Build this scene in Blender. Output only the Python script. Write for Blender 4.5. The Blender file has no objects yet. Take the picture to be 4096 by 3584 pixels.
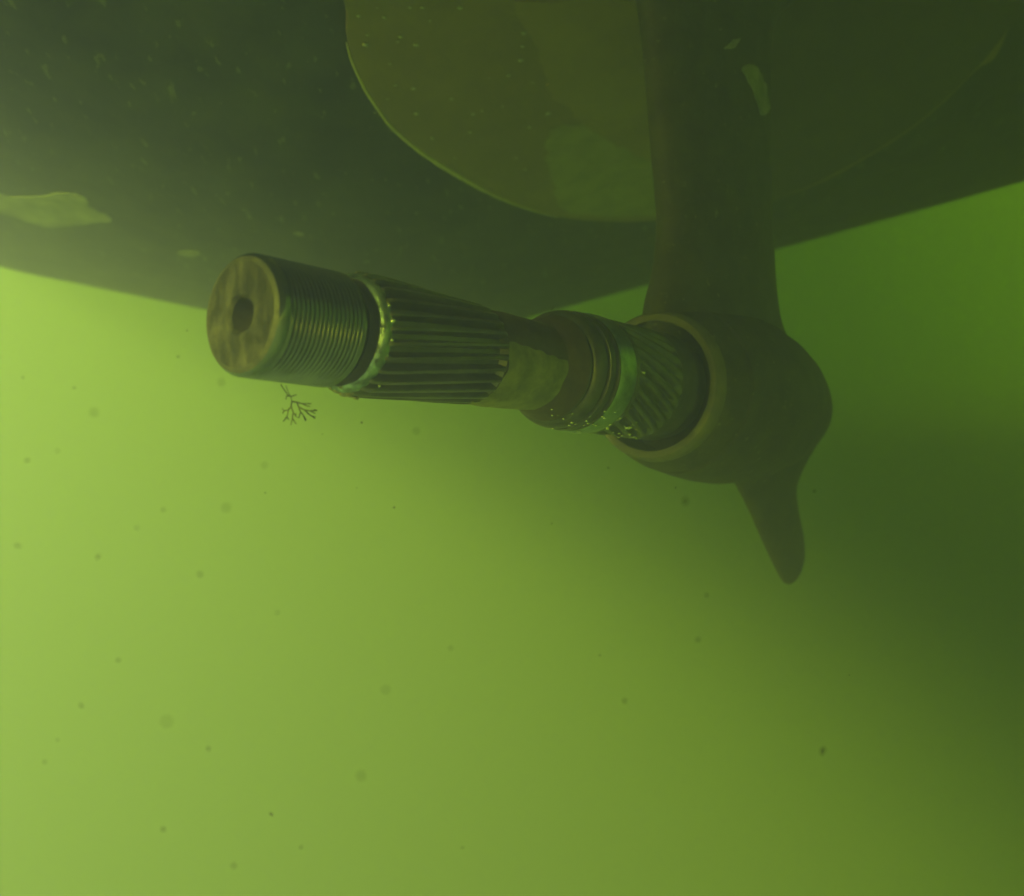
import bpy, bmesh, math, random
from mathutils import Vector, Matrix, noise

random.seed(7)
S = bpy.context.scene
C = S.collection
F = 4096.0                       # focal length in photo pixels (photo 4096 x 3584)

# ------------------------------------------------------------------ camera
cam_d = bpy.data.cameras.new('camera')
cam_d.sensor_width = 36.0
cam_d.lens = 36.0
cam_d.clip_start = 0.005
cam_d.clip_end = 100
cam_d.dof.use_dof = True
cam_d.dof.focus_distance = 0.43
cam_d.dof.aperture_fstop = 9.5
cam = bpy.data.objects.new('camera', cam_d)
cam.location = (0, 0, 0)
cam.rotation_euler = (math.radians(90), 0, 0)
C.objects.link(cam)
S.camera = cam

# ------------------------------------------------------------------ light
to_sun = Vector((-0.54, -0.74, 0.33)).normalized()
sun_el = math.asin(to_sun.z)
sun_az = math.atan2(to_sun.x, to_sun.y)
W = bpy.data.worlds.new('World')
S.world = W
W.use_nodes = True
nt = W.node_tree
nt.nodes.clear()
wo = nt.nodes.new('ShaderNodeOutputWorld')
bg = nt.nodes.new('ShaderNodeBackground')
sk = nt.nodes.new('ShaderNodeTexSky')
sk.sky_type = 'NISHITA'
sk.sun_disc = False
sk.sun_elevation = sun_el
sk.sun_rotation = sun_az
bg.inputs['Strength'].default_value = 0.05
nt.links.new(sk.outputs[0], bg.inputs['Color'])
nt.links.new(bg.outputs[0], wo.inputs['Surface'])
sd = bpy.data.lights.new('sun', 'SUN')
sd.energy = 5.0
sd.angle = math.radians(12)
sd.color = (1.0, 0.95, 0.85)
sun = bpy.data.objects.new('sun', sd)
sun.rotation_euler = to_sun.to_track_quat('Z', 'Y').to_euler()
C.objects.link(sun)

S.view_settings.view_transform = 'Standard'
S.view_settings.look = 'None'
S.view_settings.gamma = 1
S.view_settings.exposure = 2.45
S.cycles.volume_bounces = 2
S.cycles.max_bounces = 8
S.cycles.use_denoising = True

# the water: scattering density and colours
HAZE_DENSITY = 2.6
HAZE_COLOR = (0.095, 0.103, 0.40, 1)
HAZE_ABSORB = (0.518, 0.63, 0.0, 1)

# ------------------------------------------------------------------ helpers
def ray(u, v):
    return Vector(((u - 2048) / F, 1.0, -(v - 1792) / F))

def at(u, v, y):
    return ray(u, v) * y

def tag(o, label=None, cat=None, group=None, kind=None):
    if label: o['label'] = label
    if cat: o['category'] = cat
    if group: o['group'] = group
    if kind: o['kind'] = kind
    return o

def link(name, bm, m, parent=None, smooth=True):
    me = bpy.data.meshes.new(name)
    bm.normal_update()
    bm.to_mesh(me)
    bm.free()
    if smooth:
        for p in me.polygons: p.use_smooth = True
    me.materials.append(m)
    o = bpy.data.objects.new(name, me)
    C.objects.link(o)
    if parent: put(o, parent)
    return o

def put(o, parent):
    o.parent = parent
    o.matrix_parent_inverse = Matrix.Translation(-parent.location) if parent.type == 'EMPTY' else Matrix.Identity(4)

def empty(name, loc):
    o = bpy.data.objects.new(name, None)
    o.empty_display_size = 0.02
    o.location = loc
    C.objects.link(o)
    return o

# ------------------------------------------------------------------ materials
def mat(name, c1, c2, scale=60, rough=0.55, metal=0.0, bump=0.15, bscale=None, spec=0.4, detail=6, lo=0.35, hi=0.65, spots=None, stretch=None):
    m = bpy.data.materials.new(name)
    m.use_nodes = True
    t = m.node_tree
    b = t.nodes['Principled BSDF']
    tc = t.nodes.new('ShaderNodeTexCoord')
    src = tc.outputs['Object']
    if stretch:
        mp = t.nodes.new('ShaderNodeMapping')
        mp.inputs['Scale'].default_value = stretch
        t.links.new(src, mp.inputs['Vector'])
        src = mp.outputs['Vector']
    n = t.nodes.new('ShaderNodeTexNoise')
    n.inputs['Scale'].default_value = scale
    n.inputs['Detail'].default_value = detail
    n.inputs['Roughness'].default_value = 0.65
    t.links.new(src, n.inputs['Vector'])
    r = t.nodes.new('ShaderNodeValToRGB')
    r.color_ramp.elements[0].position = lo
    r.color_ramp.elements[1].position = hi
    r.color_ramp.elements[0].color = (*c1, 1)
    r.color_ramp.elements[1].color = (*c2, 1)
    t.links.new(n.outputs['Fac'], r.inputs['Fac'])
    col = r.outputs['Color']
    if spots:                                   # (colour, scale, threshold, stretch)
        sc_, sscale, sth, sstr = spots
        mp2 = t.nodes.new('ShaderNodeMapping')
        mp2.inputs['Scale'].default_value = sstr
        mp2.inputs['Rotation'].default_value = (0, 0, math.radians(35))
        t.links.new(tc.outputs['Object'], mp2.inputs['Vector'])
        n2 = t.nodes.new('ShaderNodeTexNoise')
        n2.inputs['Scale'].default_value = sscale
        n2.inputs['Detail'].default_value = 3
        t.links.new(mp2.outputs['Vector'], n2.inputs['Vector'])
        r2 = t.nodes.new('ShaderNodeValToRGB')
        r2.color_ramp.elements[0].position = sth
        r2.color_ramp.elements[1].position = min(1, sth + 0.06)
        t.links.new(n2.outputs['Fac'], r2.inputs['Fac'])
        mx = t.nodes.new('ShaderNodeMix')
        mx.data_type = 'RGBA'
        t.links.new(r2.outputs['Color'], mx.inputs[0])
        t.links.new(col, mx.inputs[6])
        mx.inputs[7].default_value = (*sc_, 1)
        col = mx.outputs[2]
    t.links.new(col, b.inputs['Base Color'])
    b.inputs['Roughness'].default_value = rough
    b.inputs['Metallic'].default_value = metal
    b.inputs['Specular IOR Level'].default_value = spec
    if bump:
        n3 = t.nodes.new('ShaderNodeTexNoise')
        n3.inputs['Scale'].default_value = bscale or scale * 4
        n3.inputs['Detail'].default_value = 5
        t.links.new(tc.outputs['Object'], n3.inputs['Vector'])
        bp = t.nodes.new('ShaderNodeBump')
        bp.inputs['Strength'].default_value = bump
        bp.inputs['Distance'].default_value = 0.001
        t.links.new(n3.outputs['Fac'], bp.inputs['Height'])
        t.links.new(bp.outputs['Normal'], b.inputs['Normal'])
    return m

M = {}
M['hull'] = mat('hull_antifouling', (.026, .034, .037), (.066, .078, .076), 22, .7, 0, .2, 120, .2, spots=((.15, .18, .14), 160, .64, (1, .3, 1)))
M['plate'] = mat('plate_paint', (.23, .185, .004), (.29, .235, .010), 25, .65, 0, .15, 200, .25)
M['bare'] = mat('bare_patch', (.20, .22, .17), (.38, .41, .33), 55, .8, 0, .1, 200, .2)
M['plate2'] = mat('plate_lighter', (.29, .235, .008), (.36, .30, .014), 25, .65, 0, .15, 200, .25)  # slightly lighter tone for the area around the leg root
M['plate3'] = mat('plate_shaded', (.075, .068, .022), (.105, .098, .032), 25, .65, 0, .15, 200, .25)  # plate colour darkened to carry the shade beyond the leg
M['sleeve'] = mat('sleeve_steel', (.11, .118, .10), (.18, .19, .16), 90, .34, .6, .1, 400, .5)
M['rim'] = mat('lit_rim', (.50, .50, .20), (.68, .68, .30), 60, .6, 0, .2, 300, .4)  # pale colour stands in for light caught along the plate edge
M['platebare'] = mat('plate_bare_patch', (.27, .275, .04), (.38, .385, .08), 45, .8, 0, .1, 200, .2)
M['case'] = mat('gearcase_paint', (.042, .042, .012), (.080, .080, .028), 55, .6, 0, .5, 220, .3, spots=((.17, .16, .09), 240, .66, (1, 1, 1)))
M['lip'] = mat('case_lip', (.12, .115, .105), (.19, .18, .165), 80, .7, .0, .2, 300, .4)
M['dark'] = mat('dark_recess', (.02, .018, .012), (.04, .035, .025), 80, .7, 0, .2)
M['seal'] = mat('seal_rubber', (.06, .063, .055), (.11, .115, .10), 90, .3, .5, .1)
M['face'] = mat('rusty_face', (.014, .014, .014), (.075, .07, .072), 210, .75, .1, .6, 420, .3, stretch=(1, 1, .4), lo=.42, hi=.70)
M['faceedge'] = mat('worn_face_edge', (.03, .03, .028), (.07, .068, .066), 220, .6, .3, .3, 500, .4)
M['steel'] = mat('worn_steel', (.15, .18, .20), (.25, .29, .31), 90, .15, .95, 0, 500, .5)
M['spline'] = mat('spline_steel', (.13, .125, .10), (.22, .21, .165), 40, .32, .7, .06, 500, .5)
M['bright'] = mat('bright_steel', (.07, .09, .09), (.42, .56, .64), 210, .26, .9, .15, 500, .5, lo=.40, hi=.58)
M['brown'] = mat('brown_steel', (.075, .05, .022), (.12, .085, .04), 110, .5, .45, .2, 400, .5)
M['silver'] = mat('silver_ring', (.26, .36, .46), (.46, .58, .68), 150, .3, .95, .08, 500, .5)
M['film'] = mat('algae_film', (.15, .155, .016), (.30, .30, .04), 80, .7, 0, .3, 300, .3)
M['growth'] = mat('slimy_growth', (.16, .15, .05), (.42, .40, .20), 260, .5, 0, .4, 700, .5)
M['algae'] = mat('algae_branch', (.04, .05, .015), (.06, .075, .02), 300, .8, 0, 0)
M['speck'] = mat('drifting_speck', (.015, .018, .006), (.04, .045, .018), 500, .9, 0, 0)

t_ = M['speck'].node_tree
tb_ = t_.nodes.new('ShaderNodeBsdfTransparent')
mx_ = t_.nodes.new('ShaderNodeMixShader')
mx_.inputs[0].default_value = .66
t_.links.new(t_.nodes['Principled BSDF'].outputs[0], mx_.inputs[1])
t_.links.new(tb_.outputs[0], mx_.inputs[2])
t_.links.new(mx_.outputs[0], t_.nodes['Material Output'].inputs['Surface'])
mb = bpy.data.materials.new('air_bubble')
mb.use_nodes = True
b = mb.node_tree.nodes['Principled BSDF']
tn = mb.node_tree.nodes.new('ShaderNodeTexNoise'); tn.inputs['Scale'].default_value = 300
tr = mb.node_tree.nodes.new('ShaderNodeValToRGB')
tr.color_ramp.elements[0].color = (.75, .78, .72, 1); tr.color_ramp.elements[1].color = (.92, .94, .88, 1)
mb.node_tree.links.new(tn.outputs['Fac'], tr.inputs['Fac'])
mb.node_tree.links.new(tr.outputs['Color'], b.inputs['Base Color'])
b.inputs['Metallic'].default_value = .9
b.inputs['Roughness'].default_value = .12
M['bubble'] = mb

M['dullbubble'] = mat('dull_bubble', (.34, .38, .20), (.50, .54, .32), 300, .3, 0, 0)
# ------------------------------------------------------------------ the shaft axis
Y0 = 0.33
P0 = at(960, 1257, Y0)
ang = math.radians(38.5)
D = Vector((math.sin(ang), math.cos(ang), 0))
_vp = 2048 + F * math.tan(ang)
D.z = -((1257 + .174 * (_vp - 960)) - 1792) / F * D.y
D.normalize()
E1 = (Vector((0, 0, 1)) - D * D.z).normalized()          # up across the axis
E2 = D.cross(E1).normalized()                            # towards the camera's right / near side
if E2.y > 0: E2 = -E2

def Lu(u):                                               # axis length whose point shows at column u
    k = (u - 2048) / F
    return (k * P0.y - P0.x) / (D.x - k * D.y)

def axpt(L): return P0 + D * L
def rad(u, h): return h * axpt(Lu(u)).y / F              # metres from photo pixels at station u

def ring(bm, L, r, n, fn=None):
    vs = []
    for i in range(n):
        a = 2 * math.pi * i / n
        rr = r if fn is None else fn(a, r)
        vs.append(bm.verts.new(axpt(L) + E1 * (math.cos(a) * rr) + E2 * (math.sin(a) * rr)))
    return vs

def bridge(bm, A, B):
    n = len(A)
    for i in range(n):
        bm.faces.new((A[i], A[(i + 1) % n], B[(i + 1) % n], B[i]))

def lathe(name, prof, m, parent, n=128, cap0=False, cap1=False, fn=None, wob=0.0, jit=None):
    """prof: (u, h) stations in photo pixels along the axis"""
    bm = bmesh.new()
    prev = None
    for k, (u, h) in enumerate(prof):
        L, r = Lu(u), rad(u, h)
        if wob:
            f = lambda a, r, L=L: r + wob * noise.noise(Vector((math.cos(a) * 4, math.sin(a) * 4, L * 120)))
        else:
            f = (lambda a, r, L=L: fn(a, r, L)) if fn else None
        cur = ring(bm, L, r, n, f)
        if prev: bridge(bm, prev, cur)
        elif cap0: bm.faces.new(cur[::-1])
        prev = cur
    if cap1: bm.faces.new(prev)
    bmesh.ops.recalc_face_normals(bm, faces=bm.faces)
    o = link(name, bm, m, parent)
    try:
        o.data.set_sharp_from_angle(angle=math.radians(38))
    except Exception:
        pass
    return o

def fine(prof, step=6):
    out = []
    for (a, b) in zip(prof, prof[1:]):
        n = max(1, int(abs(b[0] - a[0]) / step))
        for k in range(n):
            t = k / n
            out.append((a[0] + (b[0] - a[0]) * t, a[1] + (b[1] - a[1]) * t))
    out.append(prof[-1])
    return out

# ------------------------------------------------------------------ hull
XK, YM, ZM, HK = -0.1325, 1.125, 0.119, .40
def hull_z(x, y):
    q = y - YM
    if y < 0.57:
        q0 = 0.57 - YM
        zz = HK * q0 * q0 + .02 * q0 * (y - .57)
    elif y > 1.50:
        zz = HK * .375 * .375 + .19 * (y - 1.50)
    else:
        zz = HK * q * q
    if y < 0.1:                                          # stern bent down out of view, added to shade the near water
        k = min(1, max(0, (x + .55) / .25))
        zz -= .2 * (.1 - y) / .45 * k * k * (3 - 2 * k)
    dx = x - XK
    m = .275 if dx > 0 else .205
    return ZM + zz + m * (math.sqrt(dx * dx + .03 ** 2) - .03)

def hull_hit(u, v, off=0.0):
    """point where the photo ray meets the hull (off metres below it)"""
    r = ray(u, v)
    y = 0.15
    while y < 2.2:
        if r.z * y > hull_z(r.x * y, y) - off:
            lo, hi = y - .01, y
            for _ in range(30):
                mid = (lo + hi) / 2
                if r.z * mid > hull_z(r.x * mid, mid) - off: hi = mid
                else: lo = mid
            return r * hi
        y += .01
    return None

hull = empty('boat_hull', (0.2, 0.9, hull_z(.2, .9)))
tag(hull, 'dark weathered V-shaped boat hull overhead with scuffed pale bare patches', 'boat hull')
bm = bmesh.new()
X0, X1, Ya, Yb = -0.575, 0.75, -0.35, 3.0
SWEEP = 0.9
NX, NY = 150, 150
def edge_x(y): return X0 + max(0.0, y - 1.3) * SWEEP    # the hull narrows towards the bow, swept to let light reach far water
g = []
for j in range(NY + 1):
    y = Ya + (Yb - Ya) * j / NY
    xs = [edge_x(y) + (X1 - edge_x(y)) * i / NX for i in range(NX + 1)]
    g.append([bm.verts.new((x, y, hull_z(x, y))) for x in xs])
t = [[bm.verts.new((w.co.x, w.co.y, w.co.z + .03)) for w in row] for row in g]
for j in range(NY):
    for i in range(NX):
        bm.faces.new((g[j][i], g[j + 1][i], g[j + 1][i + 1], g[j][i + 1]))
        bm.faces.new((t[j][i], t[j][i + 1], t[j + 1][i + 1], t[j + 1][i]))
for j in range(NY):
    bm.faces.new((g[j][0], t[j][0], t[j + 1][0], g[j + 1][0]))
    bm.faces.new((g[j][NX], g[j + 1][NX], t[j + 1][NX], t[j][NX]))
for i in range(NX):
    bm.faces.new((g[0][i], g[0][i + 1], t[0][i + 1], t[0][i]))
    bm.faces.new((g[NY][i], t[NY][i], t[NY][i + 1], g[NY][i + 1]))
bmesh.ops.recalc_face_normals(bm, faces=bm.faces)
link('hull_shell', bm, M['hull'], hull)

def smooth_loop(pts, n=4):
    out = []
    N = len(pts)
    for i in range(N):
        p0, p1, p2, p3 = (Vector(pts[(i + k - 1) % N]) for k in range(4))
        for k in range(n):
            s = k / n
            out.append(.5 * ((2 * p1) + (p2 - p0) * s + (2 * p0 - 5 * p1 + 4 * p2 - p3) * s * s + (3 * p1 - p0 - 3 * p2 + p3) * s ** 3))
    return out

def hull_patch(name, outline, m, parent, base, thick, label=None, jag=0.0, rings=14, bevel=0.0):
    """a sheet or plate lying under the hull: outline in plan (x, y), follows the hull, real thickness"""
    cx = sum(p[0] for p in outline) / len(outline); cy = sum(p[1] for p in outline) / len(outline)
    bm = bmesh.new()
    N = len(outline)
    outl = []
    for i, p in enumerate(outline):
        s = 1 + jag * (noise.noise(Vector((p[0] * 90, p[1] * 90, 3.1))) + .6 * noise.noise(Vector((p[0] * 310, p[1] * 310, 1.1))))
        outl.append((cx + (p[0] - cx) * s, cy + (p[1] - cy) * s))
    def loop(f, off):
        return [bm.verts.new((cx + (x - cx) * f, cy + (y - cy) * f, hull_z(cx + (x - cx) * f, cy + (y - cy) * f) - off)) for x, y in outl]
    top = loop(1.0, base - .004)
    prev = top
    if bevel:
        a = loop(1.0, base + thick - bevel); bridge(bm, prev, a); prev = a
        a = loop(1.0 - bevel * 2.2, base + thick); bridge(bm, prev, a); prev = a
        f0 = 1.0 - bevel * 2.2
    else:
        a = loop(1.0, base + thick); bridge(bm, prev, a); prev = a
        f0 = 1.0
    for k in range(1, rings):
        a = loop(f0 * (1 - k / rings), base + thick); bridge(bm, prev, a); prev = a
    c = bm.verts.new((cx, cy, hull_z(cx, cy) - base - thick))
    for i in range(N): bm.faces.new((prev[i], prev[(i + 1) % N], c))
    bmesh.ops.recalc_face_normals(bm, faces=bm.faces)
    o = link(name, bm, m, parent)
    o.data.set_sharp_from_angle(angle=math.radians(40))
    if label: o['label'] = label
    return o

def px_outline(pts, off=0.0, n=4):
    return [(p.x, p.y) for p in smooth_loop([hull_hit(u, v, off) for u, v in pts], n)]

# round fairing plate (part of the hull, raised)
PT = .0075
left = [(1372, 10), (1385, 150), (1425, 285), (1505, 425), (1625, 560), (1800, 680), (2000, 790), (2200, 862), (2400, 888), (2640, 885), (2930, 850), (3250, 748), (3500, 615), (3700, 478), (3900, 290), (4040, 110)]
pl = [hull_hit(u, v, PT) for u, v in left]
plan = [(p.x, p.y) for p in pl]
plan += [(.262, .44), (.25, .36), (.19, .29), (.10, .26), (.0, .29), (-.065, .36), (-.092, .44)]
plan = [(p.x, p.y) for p in smooth_loop([Vector((x, y, 0)) for x, y in plan], 6)]
plate = hull_patch('fairing_plate', plan, M['plate'], hull, 0, PT, 'raised olive rounded plate around the drive leg', rings=40, bevel=.0022)
rim_px = [(1386, 170, .35), (1402, 230, .6), (1425, 285, .9), (1462, 360, 1), (1505, 425, 1.1), (1560, 500, 1.2), (1625, 560, 1.5), (1710, 624, 1.8), (1800, 680, 2), (1900, 738, 2), (2000, 790, 1.7), (2100, 830, 1.2), (2180, 856, .7), (2240, 870, .4)]
def rim_mesh():
    bm = bmesh.new()
    P = [(hull_hit(u, v, PT - .0018), w) for u, v, w in rim_px]
    sm_ = []
    for i in range(len(P) - 1):
        for k in range(5):
            p0, p1, p2, p3 = (P[min(max(i + q, 0), len(P) - 1)][0] for q in (-1, 0, 1, 2))
            t_ = k / 5
            c = .5 * ((2 * p1) + (p2 - p0) * t_ + (2 * p0 - 5 * p1 + 4 * p2 - p3) * t_ * t_ + (3 * p1 - p0 - 3 * p2 + p3) * t_ ** 3)
            sm_.append((c, P[i][1] * (1 - t_) + P[i + 1][1] * t_))
    prev = None
    for i, (c, w) in enumerate(sm_):
        d = (sm_[min(i + 1, len(sm_) - 1)][0] - sm_[max(i - 1, 0)][0]).normalized()
        a = Vector((0, 0, 1)); b_ = d.cross(a).normalized()
        r = .0011 * w * (1 + .25 * noise.noise(c * 120))
        cur = [bm.verts.new(c + (a * math.cos(k * math.pi / 4) + b_ * math.sin(k * math.pi / 4)) * r) for k in range(8)]
        if prev:
            for k in range(8): bm.faces.new((prev[k], prev[(k + 1) % 8], cur[(k + 1) % 8], cur[k]))
        prev = cur
    bmesh.ops.recalc_face_normals(bm, faces=bm.faces)
    return bm
link('plate_rim_highlight', rim_mesh(), M['rim'], plate)['label'] = 'lit rounded edge of the plate, highlight painted in'
for nm, pts, mm, lab, base in (
    ('bare_patch', [(-60, 760), (20, 785), (120, 790), (210, 780), (300, 778), (340, 805), (370, 835), (420, 862), (442, 878), (430, 890), (385, 890), (300, 905), (190, 908), (100, 885), (30, 862), (-40, 830)], M['bare'], 'large pale leaf-shaped bare patch', 0),
    ('bare_patch', [(708, 1012), (740, 1004), (790, 1010), (798, 1020), (770, 1028), (725, 1024)], M['bare'], 'small pale oval bare patch', 0),
    ('bare_patch', [(1172, 932), (1195, 930), (1215, 937), (1205, 944), (1182, 941)], M['bare'], 'tiny pale bare fleck', 0),
    ('bare_patch', [(2180, 560), (2230, 515), (2320, 505), (2420, 500), (2500, 540), (2590, 610), (2650, 700), (2660, 840), (2560, 868), (2400, 868), (2260, 845), (2210, 760), (2195, 660)], M['platebare'], 'broad lighter bare patch on the olive plate beside the leg', PT),
    ('root_patch', [(2135, 20), (2150, 200), (2175, 300), (2230, 400), (2300, 470), (2400, 545), (2500, 600), (2600, 645), (2720, 690), (2800, 640), (2850, 500), (2880, 250), (2880, 20)], M['plate2'], 'slightly lighter area around the root of the leg', PT + .0008),
    ('plate_shade', [(2900, 20), (2900, 400), (2880, 838), (2935, 840), (3100, 798), (3245, 740), (3492, 609), (3692, 473), (3893, 287), (4034, 110), (4062, 10)], M['plate3'], 'shaded half of the plate beyond the leg, shade painted in', PT + .0008),
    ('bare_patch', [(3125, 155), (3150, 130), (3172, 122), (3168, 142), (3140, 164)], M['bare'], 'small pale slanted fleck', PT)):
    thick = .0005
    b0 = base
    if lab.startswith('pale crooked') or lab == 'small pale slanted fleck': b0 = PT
    hull_patch(nm, px_outline(pts, b0 + thick, 6), mm, plate if b0 >= PT else hull, b0, thick, lab, jag=.10, rings=10) if nm != 'plate_shade' else hull_patch(nm, px_outline(pts, b0 + thick, 6), mm, plate, b0, thick, lab, rings=30)

# ------------------------------------------------------------------ drive leg
Nn = Vector((D.y, -D.x, 0)).normalized()                  # sideways, towards camera right
Dh = Vector((D.x, D.y, 0)).normalized()
def plane_pt(u, v):
    r = ray(u, v)
    s = (P0.dot(Nn)) / r.dot(Nn)
    return r * s

def blade(name, rows, ratio, m, parent, n=64, top=None, power=1.0):
    """rows (v, left, right) in the photo -> upright lofted foil in the drive's own middle plane"""
    bm = bmesh.new()
    prev = None
    for (v, l, r) in rows:
        uc = (l + r) / 2
        c = plane_pt(uc, v)
        d = math.atan2(c.x, c.y)
        phi = ang - d
        wid = (r - l) / 2 * c.y / F * math.cos(d)
        a = wid / math.sqrt(math.sin(phi) ** 2 + (ratio * math.cos(phi)) ** 2)
        cur = []
        for i in range(n):
            th = 2 * math.pi * i / n
            cc, ss = math.cos(th), math.sin(th)
            ss = math.copysign(abs(ss) ** power, ss)
            cur.append(bm.verts.new(c + Dh * (a * cc) + Nn * (a * ratio * ss)))
        if prev: bridge(bm, prev, cur)
        else: bm.faces.new(cur[::-1])
        prev = cur
    bm.faces.new(prev)
    bmesh.ops.recalc_face_normals(bm, faces=bm.faces)
    return link(name, bm, m, parent)

def dense(rows, k=5):
    out = []
    N = len(rows)
    for i in range(N - 1):
        p0, p1, p2, p3 = (Vector(rows[min(max(i + q, 0), N - 1)]) for q in (-1, 0, 1, 2))
        for s in range(k):
            t = s / k
            out.append(tuple(.5 * ((2 * p1) + (p2 - p0) * t + (2 * p0 - 5 * p1 + 4 * p2 - p3) * t * t + (3 * p1 - p0 - 3 * p2 + p3) * t ** 3)))
    out.append(tuple(rows[-1]))
    return out

leg = empty('drive_leg', axpt(Lu(2870)))
tag(leg, 'dark olive boat drive leg with rounded gearcase and fin hanging under the hull', 'drive leg')
strut = blade('leg_strut', dense([(-300, 2330, 3330), (-160, 2420, 3190), (-40, 2500, 3125), (80, 2552, 3102), (300, 2585, 3096), (600, 2610, 3100), (850, 2632, 3105), (960, 2638, 3110), (1060, 2632, 3116), (1160, 2617, 3126), (1240, 2598, 3140), (1300, 2590, 3160), (1360, 2590, 3190), (1420, 2600, 3226), (1480, 2640, 3258), (1540, 2700, 3285)]), .34, M['case'], leg)
blade('skeg', dense([(1700, 2780, 3330), (1780, 2830, 3282), (1850, 2888, 3238), (1910, 2932, 3208), (1967, 2964, 3191), (2036, 2998, 3196), (2100, 3026, 3207), (2162, 3054, 3218), (2239, 3089, 3221), (2294, 3115, 3206), (2322, 3131, 3188), (2336, 3150, 3168)]), .24, M['case'], leg)
case_prof = [(2628, 270), (2630, 298), (2645, 312), (2690, 331), (2693, 324), (2702, 324), (2705, 333), (2760, 343), (2820, 349), (2870, 347), (2930, 332), (3000, 302), (3060, 264), (3115, 218), (3165, 170), (3205, 127), (3235, 82), (3252, 42), (3257, 8)]
gc = lathe('gearcase', fine(case_prof, 14), M['case'], leg, 128, False, True)
lathe('case_lip', [(2690, 250), (2640, 255), (2612, 258), (2604, 262), (2602, 275), (2604, 288), (2612, 298), (2632, 301), (2650, 296)], M['lip'], gc, 128)
lathe('bearing_recess', [(2618, 262), (2690, 258), (2692, 140)], M['dark'], gc, 96)

from mathutils.bvhtree import BVHTree
def bvh_of(o):
    return BVHTree.FromPolygons([v.co.copy() for v in o.data.vertices], [tuple(p.vertices) for p in o.data.polygons])
LEG_T, CASE_T = bvh_of(strut), bvh_of(gc)
def skin_patch(name, tree, outline, m, parent, label, thick=.0004, rings=8):
    """a thin bare spot lying on a curved part"""
    pts = smooth_loop([Vector((u, v, 0)) for u, v in outline], 5)
    pts = [p + Vector((noise.noise(p * .05), noise.noise(p * .05 + Vector((9, 9, 0))), 0)) * 7 for p in pts]
    c = sum(pts, Vector()) / len(pts)
    bm = bmesh.new()
    def hit(p, off):
        h = tree.ray_cast(Vector((0, 0, 0)), ray(p.x, p.y).normalized())
        return bm.verts.new(h[0] + h[1] * off)
    prev = [hit(p, -.0006) for p in pts]
    for k in range(rings):
        cur = [hit(c + (p - c) * (1 - k / rings), thick) for p in pts]
        bridge(bm, prev, cur); prev = cur
    cc = hit(c, thick)
    for k in range(len(prev)): bm.faces.new((prev[k], prev[(k + 1) % len(prev)], cc))
    bmesh.ops.recalc_face_normals(bm, faces=bm.faces)
    link(name, bm, m, parent)['label'] = label
skin_patch('bare_patch', LEG_T, [(2968, 272), (3010, 258), (3036, 285), (3052, 318), (3066, 345), (3064, 370), (3078, 415), (3076, 440), (3054, 462), (3036, 440), (3022, 390), (2995, 330)], M['bare'], strut, 'pale crooked strip of bare metal on the leg')
skin_patch('bare_patch', LEG_T, [(2900, 188), (2925, 165), (2958, 150), (2955, 170), (2930, 190), (2905, 198)], M['bare'], strut, 'small pale slanted fleck')

# ------------------------------------------------------------------ propeller shaft
sh = empty('propeller_shaft', axpt(Lu(1885)))
tag(sh, 'corroded bare propeller shaft with threaded end and long splines, no propeller fitted', 'propeller shaft')

# end face with its centre hole
lathe('end_face', fine([(972, 70), (966, 78), (961, 85), (958.8, 92), (958, 110), (958, 150), (958, 190), (958.5, 216)], 3), M['face'], sh, 128, wob=.00012)
lathe('face_edge', fine([(958.5, 216), (961, 226), (966, 236)], 2), M['faceedge'], sh, 128, wob=.0001)
lathe('centre_hole', [(1090, 20), (1040, 46), (1000, 62), (980, 69), (971, 72)], M['dark'], sh, 96, True)
# threaded end: plain lead, then a helical thread
bm = bmesh.new()
n = 128
La, Lb = Lu(994), Lu(1306)
pitch = (Lb - La) / 18.0
prev = None
seq = [(966, 234), (970, 240), (977, 247), (984, 250), (990, 250)]
LR = [(Lu(u), rad(u, h), 0) for u, h in seq]
steps = 18 * 25
ra, rb = rad(994, 250), rad(1306, 234)
for k in range(steps + 1):
    f = k / steps
    L = La + (Lb - La) * f
    fade = min(1, f * 12, (1 - f) * 14)
    LR.append((L, ra + (rb - ra) * f, fade))
LR += [(Lu(1308), rad(1308, 226), 0), (Lu(1313), rad(1313, 214), 0), (Lu(1340), rad(1340, 210), 0)]
for (L, r, fade) in LR:
    cur = []
    for i in range(n):
        a = 2 * math.pi * i / n
        ph = ((L - La) / pitch + a / (2 * math.pi)) % 1.0
        tri = abs(ph - .5) * 2                      # 0 crest centre .. 1 root
        dep = .00105 * fade * (max(0, tri - .36) / .64)
        rr = r - dep + .00003 * noise.noise(Vector((math.cos(a) * 3, math.sin(a) * 3, L * 400)))
        cur.append(bm.verts.new(axpt(L) + E1 * (math.cos(a) * rr) + E2 * (math.sin(a) * rr)))
    if prev: bridge(bm, prev, cur)
    prev = cur
bmesh.ops.recalc_face_normals(bm, faces=bm.faces)
link('threaded_end', bm, M['steel'], sh)
# polished groove and chamfer in front of the splines
lathe('relief_groove', [(1330, 214), (1342, 209), (1358, 208), (1366, 214), (1372, 222)], M['dark'], sh, 128)
lathe('bright_shoulder', fine([(1366, 211), (1371, 224), (1377, 235), (1384, 239), (1392, 240), (1400, 240)], 3), M['bright'], sh, 128, wob=.0002)
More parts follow.
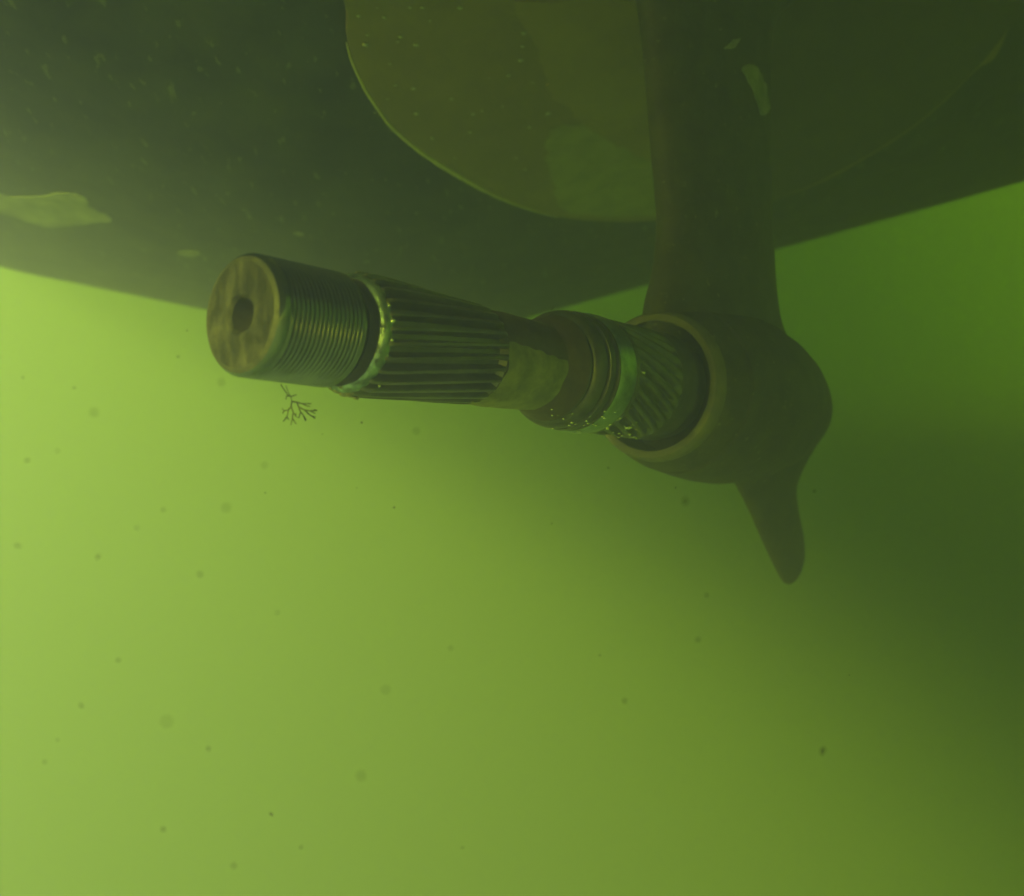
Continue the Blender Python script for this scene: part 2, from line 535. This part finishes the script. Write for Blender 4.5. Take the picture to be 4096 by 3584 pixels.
# splines
NT = 26
def spl(a, r, L):
    ph = ((a + .36 * (L - Lu(1400)) / (Lu(1880) - Lu(1400))) * NT / (2 * math.pi)) % 1.0
    d = abs(ph - .5) * 2
    t = min(1, max(0, (d - .24) / .32))
    t = t * t * (3 - 2 * t)
    ends = 1.0
    u0, u1 = Lu(1391), Lu(1398)
    ends = min(1, max(0.0, (L - u0) / (u1 - u0)))
    e1 = min(1, max(0, (Lu(1886) - L) / (Lu(1886) - Lu(1872))))
    return r - .0038 * t * ends * max(e1, .0) + .00003 * noise.noise(Vector((math.cos(a) * 6, math.sin(a) * 6, L * 200)))
lathe('splined_section', fine([(1390, 234), (1394, 243), (1402, 249), (1430, 251), (1500, 245), (1600, 233), (1700, 222), (1800, 211), (1872, 203), (1884, 198), (1890, 186)], 10), M['spline'], sh, NT * 20, fn=spl)
# neck
neck_prof = [(1884, 186), (1900, 190), (1960, 188), (2040, 182), (2100, 176), (2125, 175), (2140, 178)]
lathe('shaft_neck', fine(neck_prof, 12), M['brown'], sh, 128, wob=.0003)
# collar: dished front, grooves, bright ring, knurled sleeve
lathe('collar', fine([(2128, 172), (2150, 190), (2178, 206), (2190, 214), (2192, 207), (2199, 207), (2201, 219), (2206, 228), (2213, 234), (2222, 237), (2228, 238), (2231, 226), (2242, 225), (2245, 238), (2256, 240), (2261, 240), (2264, 225), (2276, 224), (2279, 236), (2284, 237)], 5), M['seal'], sh, 128)
lathe('dished_face', fine([(2126, 173.5), (2150, 192), (2176, 207), (2186, 213)], 4), M['brown'], sh, 128, wob=.0002)
lathe('bright_ring', fine([(2280, 226), (2284, 233), (2290, 238), (2300, 240.5), (2312, 241), (2332, 239.5), (2346, 236), (2350, 230)], 4), M['silver'], sh, 128)
NK = 26
def knurl(a, r, L):
    ph = (a * NK / (2 * math.pi) + (L - Lu(2360)) * -62) % 1.0
    d = abs(ph - .5) * 2
    t = min(1, max(0, (d - .35) / .4))
    e = min(1, max(0, (L - Lu(2362)) / (Lu(2372) - Lu(2362)))) * min(1, max(0, (Lu(2535) - L) / (Lu(2535) - Lu(2515))))
    return r - .0030 * t * e
lathe('ribbed_sleeve', fine([(2346, 222), (2350, 230), (2362, 233), (2420, 229), (2480, 225), (2500, 225), (2535, 223), (2545, 217), (2580, 216), (2590, 219), (2600, 220), (2606, 214), (2640, 205)], 5), M['sleeve'], sh, NK * 8, fn=knurl)

# a film of algae round the neck
bm = bmesh.new()
rows = []
NA, NL = 60, 26
for j in range(NL + 1):
    row = []
    for i in range(NA + 1):
        fj, fi = j / NL, i / NA
        u = 1890 + (2126 - 1890) * fj
        lo = 78 + 10 * fj + 7 * noise.noise(Vector((fj * 5, 0, 1)))
        hi = 225 + 12 * noise.noise(Vector((fj * 4, 2, 1)))
        a = math.radians(lo + (hi - lo) * fi)
        uu = u + 9 * noise.noise(Vector((fi * 7, fj, 4))) * (1 if 0 < fj < 1 else .8)
        hh = 0
        for (p, q) in zip(neck_prof, neck_prof[1:]):
            if p[0] <= uu <= q[0]: hh = p[1] + (q[1] - p[1]) * (uu - p[0]) / (q[0] - p[0])
        if not hh: hh = neck_prof[0][1] if uu < 1900 else neck_prof[-1][1]
        edge = min(fi, 1 - fi, fj * .6, (1 - fj) * .6) * 12
        r = rad(uu, hh) + .0004 + .0006 * min(1, edge) + .0004 * noise.noise(Vector((fi * 9, fj * 6, 8)))
        row.append(bm.verts.new(axpt(Lu(uu)) + E1 * (math.cos(a) * r) + E2 * (math.sin(a) * r)))
    rows.append(row)
for j in range(NL):
    for i in range(NA):
        bm.faces.new((rows[j][i], rows[j][i + 1], rows[j + 1][i + 1], rows[j + 1][i]))
link('algae_film', bm, M['film'], sh)['label'] = 'yellow-green film coating the narrow neck'

# ------------------------------------------------------------------ where a photo ray meets the shaft
prof_all = [(958, 235), (990, 250), (1046, 249), (1306, 234), (1313, 214), (1366, 212), (1374, 226), (1418, 246), (1430, 251), (1872, 203), (1886, 192), (2100, 180), (2128, 176), (2180, 208), (2222, 237), (2300, 241), (2346, 237), (2362, 233), (2500, 224), (2600, 219)]
TAB = [(Lu(u), rad(u, h)) for u, h in prof_all]
def R_at(L):
    if L < TAB[0][0] or L > TAB[-1][0]: return 0
    for (a, ra), (b_, rb) in zip(TAB, TAB[1:]):
        if a <= L <= b_: return ra + (rb - ra) * (L - a) / max(1e-9, b_ - a)
    return 0
def shaft_hit(u, v):
    r = ray(u, v)
    y = .28
    while y < .65:
        p = r * y
        L = (p - P0).dot(D)
        q = (p - axpt(L)).length
        if q <= R_at(L):
            nrm = (p - axpt(L)).normalized()
            return p, nrm
        y += .0008
    return None

def blob_mesh(name, seed, lump=.3, sub=2):
    bm = bmesh.new()
    bmesh.ops.create_icosphere(bm, subdivisions=sub, radius=1)
    for w in bm.verts:
        w.co *= 1 + lump * noise.noise(w.co * 1.3 + Vector((seed * 3.7, seed, 0)))
    me = bpy.data.meshes.new(name)
    bm.to_mesh(me); bm.free()
    for p in me.polygons: p.use_smooth = True
    return me

def single(name, me, m, loc, sc, label, cat, group, rot=None):
    o = bpy.data.objects.new(name, me)
    if not me.materials: me.materials.append(m)
    o.location = loc
    o.scale = sc if hasattr(sc, '__len__') else (sc, sc, sc)
    if rot: o.rotation_euler = rot
    C.objects.link(o)
    return tag(o, label, cat, group)

# growth clumps on the shaft (parts of it)
def clump(name, pts, m, parent, seed):
    bm = bmesh.new()
    for k, (u, v, rp) in enumerate(pts):
        h = shaft_hit(u, v)
        if not h: 
            continue
        p, nr = h
        r = rp * p.y / F
        mt = Matrix.Translation(p) @ Matrix.Diagonal((r, r, r * .8, 1))
        t = bmesh.new()
        bmesh.ops.create_icosphere(t, subdivisions=2, radius=1)
        for w in t.verts:
            w.co = mt @ (w.co * (1 + .45 * noise.noise(w.co * 1.6 + Vector((seed + k, k * 1.9, 0)))))
        tm = bpy.data.meshes.new('t'); t.to_mesh(tm); t.free()
        bm.from_mesh(tm); bpy.data.meshes.remove(tm)
    return link(name, bm, m, parent)
clump('slime_clump', [(1330, 1552, 14), (1352, 1560, 18), (1378, 1572, 20), (1400, 1578, 16), (1365, 1548, 10), (1425, 1590, 12), (1390, 1560, 8)], M['growth'], sh, 2)
clump('slime_clump', [(1925, 1606, 9), (1950, 1612, 12), (1980, 1618, 16), (2005, 1618, 10), (1985, 1600, 9), (2030, 1622, 10), (2062, 1628, 11), (1890, 1608, 7)], M['growth'], sh, 5)

bub = blob_mesh('air_bubble', 1, .06, 3)
NB = 0
for (u, v, r, lab) in ((1502, 1133, 5, None), (1530, 1172, 6, None), (1553, 1223, 8, None), (1566, 1284, 12, 'largest glinting bead at the front of the splines'), (1531, 1309, 8, None), (1558, 1314, 5, None), (1563, 1360, 9, None), (1546, 1421, 7, None), (1516, 1541, 6, None)):
    h = shaft_hit(u, v)
    if h:
        p, nr = h
        rr = r * p.y / F
        single('air_bubble', bub, M['bubble'], p + nr * rr * .5, rr, lab or 'small shiny air bubble clinging where the splines begin behind the thread', 'air bubble', 'bubbles at the front of the splines')
rb_ = random.Random(3)
cnt = 0
while cnt < 46:
    u = rb_.uniform(2190, 2560); v = rb_.uniform(1620, 1765)
    if rb_.random() > ((v - 1600) / 165) ** 1.2: continue
    h = shaft_hit(u, v)
    if not h: continue
    p, nr = h
    rr = rb_.uniform(3, 6.5) * p.y / F
    single('air_bubble', bub, M['bubble'], p + nr * rr * .5, (rr * rb_.uniform(.8, 1.4), rr, rr * .8), 'tiny silvery bubble clinging to the underside of the ribbed sleeve', 'air bubble', 'bubbles under the ribbed sleeve')
    cnt += 1
for (u, v, rx, lab) in ((2512, 1707, 11, 'long pale yellow bubble on the lower ribs of the sleeve'), (2570, 1490, 8, 'lone pale bubble on the sleeve just behind the bright ring')):
    p, nr = shaft_hit(u, v)
    rr = rx * p.y / F
    single('air_bubble', bub, M['bubble'], p + nr * rr * .3, (rr * 1.4, rr * .8, rr * .7), lab, 'air bubble', 'bubbles under the ribbed sleeve')

# bubbles trapped under the plate
pts = [(1840, 28, 10), (1690, 28, 8), (1640, 28, 7), (1435, 62, 8), (1538, 68, 8), (1462, 176, 11), (1470, 138, 6), (1602, 145, 9), (1592, 165, 6), (1664, 176, 11), (2095, 130, 9), (2090, 184, 7), (2082, 240, 9), (2372, 285, 7), (2034, 300, 7), (1582, 340, 6), (1655, 353, 8), (1806, 394, 7), (1666, 452, 9), (1892, 454, 8), (1928, 442, 6), (2192, 452, 9), (1730, 550, 7), (1880, 528, 7), (2118, 508, 7), (1550, 395, 5), (1560, 255, 5), (1510, 30, 5), (1820, 630, 5), (2065, 630, 6), (2100, 675, 6), (2010, 424, 5), (1958, 312, 4), (1720, 82, 5), (1500, 450, 4), (2132, 330, 5)]
bub2 = blob_mesh('trapped_bubble', 2, .12, 3)
for (u, v, r) in pts:
    off = PT
    p = hull_hit(u, v, PT)
    rr = r * p.y / F * 1.15
    single('trapped_bubble', bub2, M['dullbubble'], p - Vector((0, 0, rr * .25)), (rr, rr, rr * .55), 'tiny pale bubble trapped under the olive fairing plate', 'air bubble', 'bubbles under the fairing plate')

# ------------------------------------------------------------------ algae sprig and hair
def tubes(paths, r0):
    bm = bmesh.new()
    for path in paths:
        P = [q[0] for q in path]; Rr = [q[1] * r0 for q in path]
        prev = None
        for i, p in enumerate(P):
            tdir = (P[min(i + 1, len(P) - 1)] - P[max(i - 1, 0)]).normalized()
            a = tdir.orthogonal().normalized(); b_ = tdir.cross(a)
            cur = [bm.verts.new(p + (a * math.cos(k * math.pi / 3) + b_ * math.sin(k * math.pi / 3)) * Rr[i]) for k in range(6)]
            if prev: bridge(bm, prev, cur)
            else: bm.faces.new(cur[::-1])
            prev = cur
        bm.faces.new(prev)
    bmesh.ops.recalc_face_normals(bm, faces=bm.faces)
    return bm
def zp(x, y, dy=0): return at(750 + .488 * x, 950 + .488 * y, .352 + dy)
raw = [
    ([(765, 1205), (790, 1245), (815, 1280), (850, 1310), (855, 1345)], .7, 0),
    ([(808, 1215), (822, 1260), (845, 1300)], .5, .002), ([(808, 1322), (812, 1298), (850, 1303), (892, 1288)], .8, -.003),
    ([(855, 1345), (848, 1385), (825, 1415), (792, 1420), (778, 1405)], 1, .004), ([(792, 1420), (780, 1442)], .8, .005),
    ([(825, 1415), (815, 1468), (785, 1508)], .9, .004), ([(815, 1468), (828, 1492)], .8, .004),
    ([(848, 1385), (866, 1432), (886, 1462), (905, 1478)], 1, -.002), ([(866, 1432), (858, 1490), (848, 1535)], .9, -.002), ([(860, 1485), (892, 1528)], .8, -.003),
    ([(886, 1462), (890, 1440)], .7, -.002),
    ([(855, 1345), (897, 1350), (942, 1362), (1012, 1362)], 1, -.003), ([(942, 1362), (968, 1376), (1002, 1386)], .8, -.004),
    ([(897, 1350), (910, 1388), (926, 1430), (946, 1452), (968, 1504)], 1, .003), ([(926, 1430), (914, 1478)], .8, .005), ([(946, 1452), (975, 1495)], .7, .003),
    ([(908, 1388), (960, 1414), (1002, 1420), (1066, 1417)], 1, .001), ([(1002, 1420), (1046, 1442)], .8, .002), ([(960, 1414), (992, 1446), (1046, 1484)], .9, .006), ([(1020, 1420), (1050, 1408)], .6, .001), ([(1010, 1458), (1050, 1470)], .6, .006)]
paths = []
for pl_, w, dz in raw:
    N = len(pl_)
    q = []
    for i, (x, y) in enumerate(pl_):
        q.append((zp(x, y, dz * i / max(1, N - 1)), w * (1 - .35 * i / max(1, N - 1))))
    paths.append(q)
o = link('algae_sprig', tubes(paths, .00032), M['algae'])
tag(o, 'tiny dark branching sprig of algae drifting under the threaded shaft end', 'algae sprig')
hp = [(at(2200, 1256, .47), 1), (at(2207, 1240, .468), .9), (at(2215, 1228, .468), .8), (at(2228, 1212, .466), .5)]
o = link('algae_hair', tubes([hp, [(at(2207, 1240, .468), .8), (at(2203, 1228, .468), .4)]], .00018), M['algae'])
tag(o, 'fine dark hair of algae standing on top of the collar', 'algae hair')

# ------------------------------------------------------------------ drifting specks
sm = [blob_mesh('drifting_speck', 11 + k, .9, 3) for k in range(4)]
GEN = 'small dark speck drifting in the green water below and beside the shaft'
specks = [  # u, v, rx, rz, depth, tilt, label
    (1446, 1690, 9, 8, .36, 0, 'round dark speck just below the splined shaft'), (1577, 2030, 7, 8, .34, .3, 'sharp dark speck alone in the bright water below the splines'), (1061, 1971, 5, 5, .36, 0, None),
    (1085, 3257, 9, 16, .32, -.6, 'dark oval speck tilted, near the bottom of the view'), (652, 3317, 13, 13, .26, 0, 'blurred round speck low on the left, beside the oval speck'), (834, 2994, 10, 13, .27, -.6, None),
    (1204, 3389, 8, 9, .28, 0, None), (800, 2297, 13, 12, .24, .5, None), (652, 2039, 10, 9, .26, 0, None), (906, 2030, 17, 15, .20, 0, None),
    (108, 1841, 16, 8, .26, 0, None), (70, 2183, 22, 7, .25, .2, 'faint flat speck at the far left edge of the water'), (391, 2227, 10, 16, .26, .6, 'ragged forked speck in the pale water on the left'), (474, 2641, 12, 9, .26, .4, None),
    (324, 2822, 6, 16, .26, -.6, 'thin slanted speck low in the pale water on the left'), (667, 2886, 18, 17, .17, 0, None), (1443, 3103, 18, 18, .19, 0, None), (936, 3462, 14, 12, .24, 0, None),
    (885, 1529, 12, 16, .22, -.5, None), (376, 1650, 17, 13, .20, 0, None), (1541, 2759, 14, 14, .2, 0, None), (1666, 1724, 12, 12, .23, 0, None), (1057, 1860, 11, 9, .23, 0, None),
    (92, 1510, 7, 5, .3, 0, None), (296, 1551, 14, 4, .3, .1, None), (713, 1427, 9, 6, .3, .4, None), (748, 1322, 5, 5, .33, 0, None), (1803, 2593, 9, 8, .26, 0, None), (178, 3048, 12, 6, .26, .3, None),
    (548, 2111, 9, 7, .25, 0, None), (229, 1803, 8, 7, .25, 0, None), (1290, 1737, 3.5, 3.5, .37, 0, None), (1427, 1952, 3.5, 3, .37, 0, None), (2742, 2005, 20, 20, .24, 0, 'large soft round speck left of the fin'),
    (3291, 3002, 14, 26, .27, .2, 'tall dark speck in the dim water at lower right'), (2498, 2803, 9, 15, .26, -.2, None), (2791, 2559, 12, 10, .25, 0, None), (2827, 2380, 9, 9, .27, 0, None), (2399, 2621, 5, 5, .33, 0, None),
    (2433, 1872, 6, 6, .34, 0, None), (2702, 1951, 5, 5, .35, 0, None), (2207, 2094, 5, 5, .34, 0, None), (3397, 2700, 3.5, 3.5, .38, 0, None), (3258, 1964, 8, 8, .3, 0, None), (230, 2960, 8, 5, .28, .5, None), (1110, 2450, 8, 7, .26, 0, None), (1850, 3390, 7, 5, .3, .3, None)]
for k, (u, v, rx, rz, dep, tilt, lab) in enumerate(specks):
    s = .52 * dep / F
    single('drifting_speck', sm[k % 4], M['speck'], at(u, v, dep), (rx * s, (rx + rz) * .5 * s, rz * s), lab or GEN, 'speck', 'specks drifting in the water', (0, tilt, 0))

# ------------------------------------------------------------------ the water
bm = bmesh.new()
bmesh.ops.create_cube(bm, size=1)
yaw = Matrix.Rotation(math.radians(20), 4, 'Z') @ Matrix.Rotation(math.radians(35), 4, 'Y')
lo, hi = Vector((-0.80, -1.5, -2.6)), Vector((5.0, 7.0, 2.2))
for w in bm.verts:
    w.co = yaw @ Vector(((lo.x + hi.x) / 2 + w.co.x * (hi.x - lo.x), (lo.y + hi.y) / 2 + w.co.y * (hi.y - lo.y), (lo.z + hi.z) / 2 + w.co.z * (hi.z - lo.z)))
mw = bpy.data.materials.new('murky_water')
mw.use_nodes = True
t = mw.node_tree
t.nodes.clear()
mo = t.nodes.new('ShaderNodeOutputMaterial')
pv = t.nodes.new('ShaderNodeVolumePrincipled')
pv.inputs['Density'].default_value = HAZE_DENSITY
pv.inputs['Color'].default_value = HAZE_COLOR
pv.inputs['Absorption Color'].default_value = HAZE_ABSORB
pv.inputs['Anisotropy'].default_value = 0.0
t.links.new(pv.outputs[0], mo.inputs['Volume'])
hz = link('haze', bm, mw, None, False)
tag(hz, 'murky green water filling the whole view', 'water', None, 'stuff')
